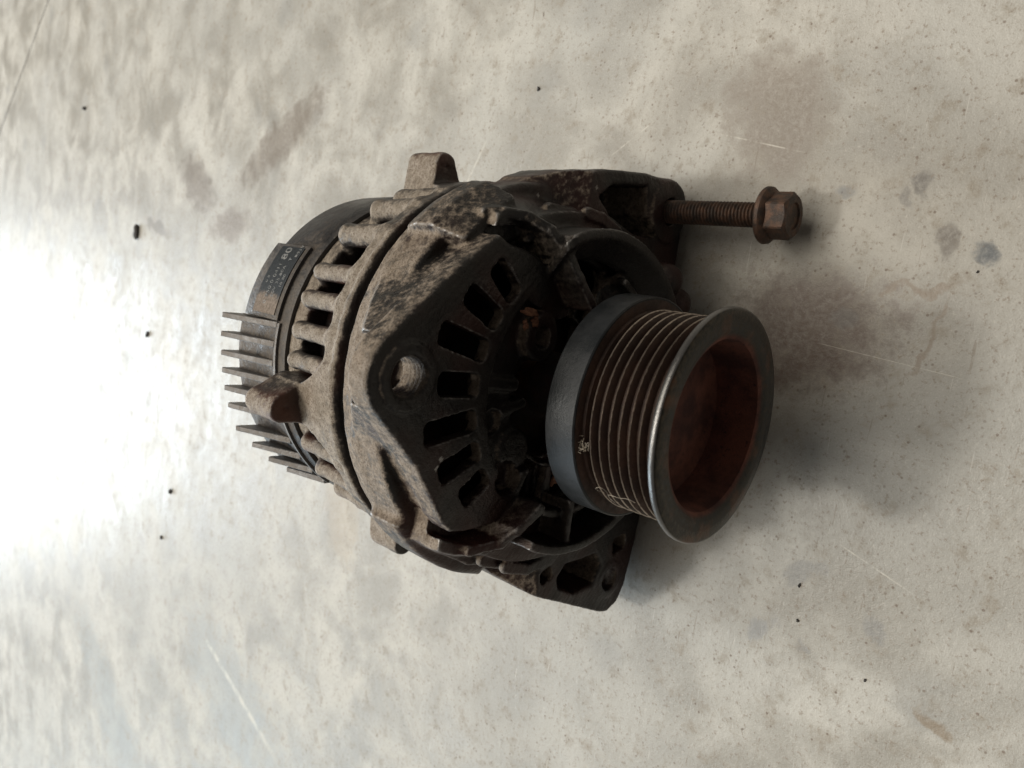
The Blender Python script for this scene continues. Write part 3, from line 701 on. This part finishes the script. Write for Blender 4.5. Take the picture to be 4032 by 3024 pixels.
# ---------------------------------------------------------------- rear bracket with rim, vent bars and through-bolt lugs
LUGS = [-13.5, 78.0, -80.0, 180.0]
BARS = [41.5, 26.5, 17.2, 7.2, -2.0]
BARS_ALL = BARS + [56, 66, -30, -41, -52, -63] + [95, 110, 125, 140, 155, -98, -113, -128, -143, -158]
def build_rear_bracket():
    N = None
    V = Vol((-90, 100, -77.5), (90, 158, 92), 0.75)
    V.add(ext(ringd(66, 74.0), 104, 114, 1.2), (-76, 102, -76), (76, 116, 76), 0)
    V.add(ext(ringd(70, 74.9), 104.5, 107.5, 0.8), (-76, 102, -76), (76, 110, 76), 0.6)
    V.add(ext(ringd(50, 66.0), 141, 150, 1.5), (-70, 139, -70), (70, 152, 70), 0)
    for i, a in enumerate(BARS_ALL):
        big = 1.3 if a in (41.5, 56, 66) else 1.0
        p = pol(71.2 - 1.0, a); q = pol(69.3, a); b = pol(61.0, a)
        V.add(capsule((p[0], 111, p[1]), (q[0], 137.0, q[1]), 3.6 * big, 3.3 * big), (min(p[0], q[0]) - 6, 106, min(p[1], q[1]) - 6), (max(p[0], q[0]) + 6, 143, max(p[1], q[1]) + 6), 3.0)
        V.add(capsule((q[0], 137.0, q[1]), (b[0], 143, b[1]), 3.3 * big, 3.4), (min(b[0], q[0]) - 6, 132, min(b[1], q[1]) - 6), (max(b[0], q[0]) + 6, 149, max(b[1], q[1]) + 6), 1.5)
    for a in LUGS:
        ca, sa = math.cos(R(a)), math.sin(R(a))
        def lug2(hw, r0, r1, rr):
            return radial(a, r0, r1, hw, rr)
        c = pol(76, a)
        box = ((c[0] - 24, 102, c[1] - 24), (c[0] + 24, 150, c[1] + 24))
        if a == 180.0: r1 = 75.0
        else: r1 = 86.5
        pa, pb = pol(71, a), pol(r1 - 5.4, a)
        def tear(x, s, z, pa=pa, pb=pb):
            dx, dz = pb[0] - pa[0], pb[1] - pa[1]
            t = np.clip(((x - pa[0]) * dx + (z - pa[1]) * dz) / (dx * dx + dz * dz), 0, 1)
            return np.sqrt((x - pa[0] - dx * t) ** 2 + (z - pa[1] - dz * t) ** 2) - (8.6 - 3.2 * t)
        V.add(ext(tear, 127, 146, 1.0), *box, 1.5)
        # web that widens from the lug forward to the rim
        def web(x, s, z, a=a):
            u = x * math.cos(R(a)) - z * math.sin(R(a)); r = x * math.sin(R(a)) + z * math.cos(R(a))
            hw = 7.6 + np.clip((128 - s) / 16.0, 0, 1) ** 1.3 * 10.0
            top = 75.2 - np.clip(s - 112, 0, 40) * 0.05
            return np.maximum(np.maximum((np.abs(u) - hw) * 0.8, np.sqrt(u * u + r * r) - top), np.maximum(62 - r, np.abs(s - 124) - 18))
        V.add(web, *box, 1.5)
        if a != 180.0:
            h = pol(80.5, a)
            V.cut(capsule((h[0], 124, h[1]), (h[0], 126.6, h[1]), 1.1), (h[0] - 4, 120, h[1] - 4), (h[0] + 4, 131, h[1] + 4), 0.6)
    V.cut(lambda x, s, z: z + 75.9 + 0 * x + 0 * s, (N, N, -78), (N, N, -74), 0)
    x, s, z = V.grid(V.sl((N, N, N), (N, N, N)))
    V.f += (0.12 * np.sin(x * 0.71 + 1.3 * np.sin(z * 0.47)) * np.sin(s * 0.63 + z * 0.39) + 0.08 * np.sin(x * 1.9 + s * 1.3) * np.sin(z * 2.1 - s * 0.9)).astype(np.float32)
    v, q, n = V.mesh()
    names = {}
    def classify(c):
        lab = np.zeros(len(c), int); x, s, z = c.T
        ang = np.degrees(np.arctan2(x, z)); r = np.hypot(x, z)
        for i, a in enumerate(BARS_ALL):
            d = np.abs((ang - a + 180) % 360 - 180)
            m = (d < 4.6 if a not in (41.5, 56, 66) else d < 5.2) & (s > 115.5) & (s < 146) & (r > 60)
            lab[m] = 20 + i; names[20 + i] = 'vent_bar'
        for i, a in enumerate(LUGS):
            u = x * math.cos(R(a)) - z * math.sin(R(a))
            m = (np.abs(u) < 9.2) & (x * math.sin(R(a)) + z * math.cos(R(a)) > 66) & (s > 124)
            lab[m] = 1 + i; names[1 + i] = 'through_bolt_lug'
        return lab
    return split_parts(v, q, n, classify, names, 'rear_bracket', CAST_R, ALT)
RB = build_rear_bracket()

# ---------------------------------------------------------------- stator, windings, rotor, shaft
def simple_lathe(name, prof, mat, n=96, cx=0, cz=0, angle=35, parent=ALT, origin=ORG):
    bm = bmesh.new(); lathe(bm, prof, n, cx, cz)
    return bm_obj(name, bm, mat, parent, angle, origin)
simple_lathe('stator_core', [(94, 60), (94, 69.5), (110, 69.5), (110, 60)], CAST, 120)
simple_lathe('stator_windings', [(92, 40), (92, 57.5), (146, 57.5), (146, 40)], DARKIN, 120)
simple_lathe('rotor', [(82, 9), (82, 39), (96, 40), (120, 40), (120, 9)], DARKIN, 64)
simple_lathe('shaft', [(30, 0), (30, 8.5), (90, 8.5), (90, 0)], RUSTSTEEL, 48)
simple_lathe('spacer', [(41, 8.6), (41, 12), (60, 13), (72, 13), (72, 8.6)], DARKIN, 64)

# ---------------------------------------------------------------- pulley
def build_pulley():
    prof = [(1.6, 28.4), (0.4, 30.8), (0.0, 31.5), (0.0, 37.6), (0.3, 38.2), (0.9, 38.5), (2.0, 38.5), (2.5, 38.2), (2.9, 37.0), (3.2, 31.6)]
    for k in range(7):
        s = 4.7 + 3.56 * k
        prof += [(s - 0.95, 31.4), (s - 0.22, 34.3), (s, 34.55), (s + 0.22, 34.3), (s + 0.95, 31.4)]
    prof += [(27.9, 31.4), (28.6, 33.6), (29.4, 34.0), (29.5, 38.0), (29.9, 38.45), (40.6, 38.5), (41.2, 38.0), (41.4, 30), (41.4, 0),
             (17.2, 0), (17.0, 12), (18.0, 24.0), (16.5, 27.4), (4.2, 28.0)]
    bm = bmesh.new(); lathe(bm, prof, 240)
    return bm_obj('pulley', bm, PULLEY_M, ALT, 40, np.array([0.0, 0.0, 0.0]))
PUL = build_pulley()
# ---------------------------------------------------------------- mounting bolt
def build_bolt():
    cx, cz = 76.0, -60.0
    e = bpy.data.objects.new('mounting_bolt', None); C.objects.link(e); e.parent = ALT
    e.location = ((np.array([cx, 26.0, cz]) - ORG) * 0.001).tolist()
    og = np.array([cx, 26.0, cz])
    # helical thread
    n, pitch = 40, 1.5
    per = 8
    ss = np.arange(26.0, 96.0, pitch / per)
    ang = np.arange(n) / n * 2 * np.pi
    ph = (ss[:, None] / pitch - ang[None, :] / (2 * np.pi)) % 1.0
    tri = np.abs(ph - 0.5) * 2
    rad = 4.05 + 0.92 * np.clip(tri * 1.25 - 0.12, 0, 1)
    v = np.stack([cx + rad * np.sin(ang)[None, :], np.repeat(ss[:, None], n, 1), cz + rad * np.cos(ang)[None, :]], -1).reshape(-1, 3)
    i = np.arange(len(ss) - 1)[:, None] * n; j = np.arange(n)[None, :]; j2 = (j + 1) % n
    q = np.stack([i + j, i + j2, i + n + j2, i + n + j], -1).reshape(-1, 4)
    o = mesh_arrays('threaded_shank', v, q, BOLT_M, e, True, origin=og); o.location = (0, 0, 0)
    bm = bmesh.new(); lathe(bm, [(22.2, 7.6), (23.6, 10.3), (24.3, 10.9), (25.6, 11.0), (26.2, 10.6), (26.2, 3.5), (22.2, 3.5)], 72, cx, cz)
    o = bm_obj('bolt_flange', bm, BOLT_M, e, 30, og); o.location = (0, 0, 0)
    # hex head with chamfer and shallow dish
    bm = bmesh.new()
    rc = 16.0 / math.sqrt(3); N = 72
    def hexr(t):
        t = (t + math.pi / 6 + R(8)) % (math.pi / 3) - math.pi / 6
        return 8.0 / math.cos(t)
    def ring(s, fn): return [bm.verts.new((cx + fn(2 * math.pi * i / N) * math.sin(2 * math.pi * i / N), s, cz + fn(2 * math.pi * i / N) * math.cos(2 * math.pi * i / N))) for i in range(N)]
    rings = [ring(24.0, hexr)]
    rings.append([bm.verts.new((cx + hexr(t) * math.sin(t), 14.6 + max(0, hexr(t) - 8.05) * 0.62 + 0.5, cz + hexr(t) * math.cos(t))) for t in [2 * math.pi * i / N for i in range(N)]])
    rings.append(ring(14.6, lambda t: min(hexr(t), 7.7)))
    rings.append(ring(14.6, lambda t: 5.2)); rings.append(ring(15.3, lambda t: 4.9)); rings.append(ring(15.3, lambda t: 0.5))
    for a, b in zip(rings, rings[1:]):
        for i in range(N): bm.faces.new((a[i], a[(i + 1) % N], b[(i + 1) % N], b[i]))
    bm.faces.new(rings[-1]); bm.faces.new(rings[0][::-1])
    o = bm_obj('bolt_head', bm, BOLT_M, e, 22, og); o.location = (0, 0, 0)
build_bolt()

# ---------------------------------------------------------------- rear cover, cooling fins, rating label
def build_cover():
    bm = bmesh.new()
    lathe(bm, [(149, 40), (149, 67.5), (152, 68.4), (155, 68.8), (178, 67.8), (182, 66.0), (186, 58), (186, 0.0), (149, 0.0)], 160)
    cov = bm_obj('rear_cover', bm, PLASTIC, ALT, 30)
    # raised block that carries the label
    def shell(bm, r0, r1a, r1b, s0, s1, a0, a1, n=28):
        va = []
        for i in range(n + 1):
            a = a0 + (a1 - a0) * i / n
            row = []
            for (r, s) in ((r0, s0), (r1a, s0 + 0.5), (r1a + 0.25, s0 + 1.2), (r1b, s1 - 0.7), (r1b - 0.3, s1), (r0, s1)):
                x, z = pol(r, a); row.append(bm.verts.new((x, s, z)))
            va.append(row)
        for i in range(n):
            for j in range(5): bm.faces.new((va[i][j], va[i + 1][j], va[i + 1][j + 1], va[i][j + 1]))
        bm.faces.new(va[0]); bm.faces.new(va[-1][::-1])
    bm = bmesh.new(); shell(bm, 60, 66.0, 69.8, 154.4, 181.5, -62.0, 8.0, 60)
    o = bm_obj('fin_base', bm, FIN_M, cov, 30); o.location = (0, 0, 0)
    bm = bmesh.new(); shell(bm, 62, 70.0, 70.4, 153.6, 179, 8.2, 34.5)
    o = bm_obj('label_block', bm, PLASTIC, cov, 30); o.location = (0, 0, 0)
    # cooling fins
    for i, x in enumerate([8.2, 0.6, -7.0, -14.2, -21.6, -29.0, -38.5, -45.5, -52.0, -57.0]):
        bm = bmesh.new()
        rt_ = [77.5, 77.2, 77.0, 77.0, 77.0, 77.3, 78.5, 76.5, 75.0, 73.0][i]
        zt = math.sqrt(rt_ ** 2 - x * x); zb = math.sqrt(66.0 ** 2 - x * x); zf = math.sqrt(69.3 ** 2 - x * x)
        sp = [183.0, 182.5, 182, 182, 182, 182, 180, 178, 176.5, 175][i]
        w0, w1 = 1.3, 1.05
        def sec(xx, w): return None
        side = [(154.0, zb - 6, w0), (154.6, zf, w0), (sp, zt, w1), (sp + 0.6, zt - 1.4, w1), (sp - 1, zb - 6, w0)]
        A = [bm.verts.new((x - w, s, z)) for s, z, w in side]; B = [bm.verts.new((x + w, s, z)) for s, z, w in side]
        bm.faces.new(A); bm.faces.new(B[::-1])
        for j in range(5): bm.faces.new((A[j], B[j], B[(j + 1) % 5], A[(j + 1) % 5]))
        bmesh.ops.bevel(bm, geom=[e for e in bm.edges], offset=0.22, segments=1, affect='EDGES')
        o = bm_obj('cooling_fin', bm, FIN_M, cov); o.location = (0, 0, 0)
    # front lip of the fin field
    bm = bmesh.new()
    va = []
    for i in range(41):
        a = 7.5 - (7.5 + 56) * i / 40
        va.append([bm.verts.new((pol(r, a)[0], s, pol(r, a)[1])) for r, s in ((64, 152.6), (69.5, 152.6), (69.5, 154.0), (64, 154.0))])
    for i in range(40):
        for j in range(4): bm.faces.new((va[i][j], va[i + 1][j], va[i + 1][(j + 1) % 4], va[i][(j + 1) % 4]))
    bm.faces.new(va[0]); bm.faces.new(va[-1][::-1])
    o = bm_obj('fin_lip', bm, FIN_M, cov, 30); o.location = (0, 0, 0)
build_cover()

def build_label():
    k = NT('rating_label_film')
    p = k.sep(k.tc.outputs['Object'])
    n1 = k.noise(160, 5, 0.6); n2 = k.noise(900, 4, 0.7)
    edge = k.math('ADD', p[0], k.math('MULTIPLY', k.math('SUBTRACT', n1, 0.5), 0.016))
    dirty = k.ramp(edge, 0.0215, 0.0170)             # dried mud over the label's left end
    col = k.mix(k.ramp(n2, 0.3, 0.7), rgb(0.010, 0.013, 0.016), rgb(0.024, 0.028, 0.032))
    col = k.mix(dirty, col, k.mix(k.ramp(n2, 0.35, 0.65), rgb(0.13, 0.105, 0.085), rgb(0.22, 0.18, 0.15)))
    m = k.done(col, k.mixf(dirty, 0.60, 0.95), 0.0, k.bump(n2, 0.3, 0.0003), 0.25)
    bm = bmesh.new(); va = []
    n = 30
    for i in range(n + 1):
        a = 9.6 + (33.4 - 9.6) * i / n
        va.append([bm.verts.new((pol(r, a)[0], s, pol(r, a)[1])) for r, s in ((70.30, 156.2), (70.58, 156.2), (70.72, 172.5), (70.40, 172.5))])
    for i in range(n):
        for j in range(4): bm.faces.new((va[i][j], va[i + 1][j], va[i + 1][(j + 1) % 4], va[i][(j + 1) % 4]))
    bm.faces.new(va[0]); bm.faces.new(va[-1][::-1])
    lab = bm_obj('rating_label', bm, m, ALT, 30)
    ink = mat_simple('faded_white_print', (0.09, 0.095, 0.095), (0.25, 0.25, 0.245), 900, 0.75)
    def text(body, size, arc, s, bold=False):
        cu = bpy.data.curves.new('lettering', 'FONT'); cu.body = body; cu.size = size
        cu.space_character = 1.12
        if bold: cu.offset = size * 0.018
        t = bpy.data.objects.new('lettering_tmp', cu); C.objects.link(t)
        dg = bpy.context.evaluated_depsgraph_get(); dg.update()
        me = bpy.data.meshes.new_from_object(t.evaluated_get(dg))
        bpy.data.objects.remove(t, do_unlink=True)
        bm = bmesh.new(); bm.from_mesh(me); bpy.data.meshes.remove(me)
        for v in bm.verts:
            a = arc + math.degrees(v.co.x / 70.7); ss = s + v.co.y
            x, z = pol(70.58 + (ss - 156.2) * 0.0086 + 0.10, a)
            v.co = (x, ss, z)
        o = bm_obj('lettering', bm, ink, lab); o.location = (0, 0, 0)
    text('80', 5.6, 28.2, 164.2, True)
    text('0 950.0 0411', 3.0, 12.5, 164.6)
    text('50V 35.80A', 2.6, 15.0, 161.0)
    text('10 80', 2.3, 18.5, 157.9)
    text('T', 2.6, 28.0, 160.0, True)
    text('R91V', 2.5, 29.6, 157.6, True)
    text('0 8', 2.2, 19.5, 168.6)
build_label()

# ---------------------------------------------------------------- rust flakes, lint, crumbs
def blob(name, c, r, mat, parent=None, squash=(1, 1, 1), seed=0, sub=2, amp=0.35):
    bm = bmesh.new(); bmesh.ops.create_icosphere(bm, subdivisions=sub, radius=1.0)
    rg = random.Random(seed)
    ph = [rg.uniform(0, 6.28) for _ in range(6)]
    for v in bm.verts:
        k = 1 + amp * (math.sin(v.co.x * 3.1 + ph[0]) * math.sin(v.co.y * 2.7 + ph[1]) + 0.6 * math.sin(v.co.z * 5 + ph[2]) * math.sin(v.co.x * 6 + ph[3]))
        v.co = Vector((v.co.x * squash[0], v.co.y * squash[1], v.co.z * squash[2])) * r * k + Vector(c)
    og = np.array(c, float) if parent is None else ORG
    o = bm_obj(name, bm, mat, parent, 50, og)
    return o
for i, (c, r, sq) in enumerate([((27.5, 61.4, 29.0), 2.4, (0.7, 0.4, 1.3)), ((24.5, 61.6, 25.5), 1.6, (1, 0.5, 1)), ((23.0, 60.6, 31.5), 1.3, (1.2, 0.6, 0.8)), ((-32.0, 60.6, 2.6), 2.6, (1.3, 0.6, 0.8))]):
    o = blob('rust_flake', c, r, RUSTFLAKE, DEB, sq, i, 3, 0.5); o.location = (0, 0, 0)

def tube_path(name, pts, r, mat, n=6, taper=False):
    P = [Vector(p) for p in pts]
    # smooth the path
    for _ in range(2):
        Q = [P[0]]
        for a, b in zip(P, P[1:]): Q += [a * 0.75 + b * 0.25, a * 0.25 + b * 0.75]
        P = Q + [P[-1]]
    bm = bmesh.new(); rings = []
    for i, p in enumerate(P):
        t = (P[min(i + 1, len(P) - 1)] - P[max(i - 1, 0)]).normalized()
        u = t.cross(Vector((0.3, 0.5, 0.8))).normalized(); w = t.cross(u)
        rings.append([bm.verts.new(p + (u * math.cos(2 * math.pi * j / n) + w * math.sin(2 * math.pi * j / n)) * r) for j in range(n)])
    for a, b in zip(rings, rings[1:]):
        for j in range(n): bm.faces.new((a[j], a[(j + 1) % n], b[(j + 1) % n], b[j]))
    bm.faces.new(rings[0][::-1]); bm.faces.new(rings[-1])
    return bm
def on_groove(s, a, h=0.0):
    x, z = pol(34.7 + h, a); return (x, s, z)
bm = tube_path('lint_thread', [on_groove(24.0, -47, .4), on_groove(25.5, -44, 1.6), on_groove(25.2, -41, 2.0), on_groove(22.8, -40, 1.6), on_groove(22.0, -44, .9), on_groove(22.6, -48, .6), on_groove(20.5, -46, .9), on_groove(17.5, -46, 1.0), on_groove(14.8, -45, .5), on_groove(12.2, -47, .3)], 0.075, DUSTFLUFF)
b2 = tube_path('t', [on_groove(22.6, -48, .6), on_groove(23.2, -51, .5), on_groove(21.6, -54, .8), on_groove(22.4, -57, .4)], 0.07, DUSTFLUFF)
me = bpy.data.meshes.new('t'); b2.to_mesh(me); b2.free(); bm.from_mesh(me); bpy.data.meshes.remove(me)
tag(bm_obj('lint_thread', bm, DUSTFLUFF, None, 60, np.array([-24.0, 22.0, 24.0])), 'pale curly lint thread caught across the pulley grooves', 'lint')
# small fluff caught at the back of the grooves
bm = bmesh.new()
rg = random.Random(5)
for k in range(14):
    a0 = -18 + rg.uniform(-3, 3); s0 = 28.2 + rg.uniform(-1.2, 1.2)
    pts = [(pol(34.3 + rg.uniform(0.2, 2.0), a0 + rg.uniform(-3.5, 3.5))[0], s0 + rg.uniform(-1.8, 1.8), pol(34.3 + rg.uniform(0.2, 2.0), a0)[1]) for _ in range(4)]
    t = tube_path('t', pts, 0.08, DUSTFLUFF, 5)
    me = bpy.data.meshes.new('t'); t.to_mesh(me); t.free(); bm.from_mesh(me); bpy.data.meshes.remove(me)
tag(bm_obj('lint_clump', bm, DUSTFLUFF, None, 60, np.array([-10.6, 28.2, 32.6])), 'small dusty lint clump at the rear end of the pulley grooves', 'lint')

crumbs = [  # x, y, radius (mm), squash, label
    (39, 684, 5.0, (1.5, 0.8, 0.45), 'large black dirt flake lying on the brightest part of the floor'),
    (170, 860, 2.6, (1, 0.9, 0.7), 'round dark crumb on bright floor nearest the floor joint'),
    (-57, 640, 2.5, (1.2, 0.8, 0.6), 'dark crumb on bright floor straight behind the cooling fins'),
    (-193, 561, 2.4, (1, 1, 0.6), 'dark crumb on floor behind the left fins, nearer one of a pair'),
    (-242, 573, 1.9, (1, 0.8, 0.6), 'dark crumb on floor behind the left fins, outer one of a pair'),
    (139, 169, 0.9, (1.2, 1, 0.7), 'tiny black crumb on pale floor beyond the rear right lug'),
    (-66, -8, 0.6, (1.4, 0.8, 0.7), 'tiny brown crumb on floor in front of the left foot'),
    (-80, -10, 0.6, (1.1, 1, 0.7), 'tiny pale-edged crumb on floor left of the pulley'),
    (-92, -38, 0.55, (1.3, 0.8, 0.6), 'tiny rust-brown crumb near the front left edge of the floor'),
    (62, -46, 0.45, (1.2, 0.9, 0.7), 'tiny black crumb beside the front dark oil spots'),
]
for i, (x, y, r, sq, lb) in enumerate(crumbs):
    o = blob('dirt_crumb', (x, y, FLOOR + r * sq[2] * 0.8), r, CRUMB_M, None, sq, 40 + i, 2, 0.3)
    tag(o, lb, 'crumb', None, 'dirt crumbs scattered on the concrete floor')
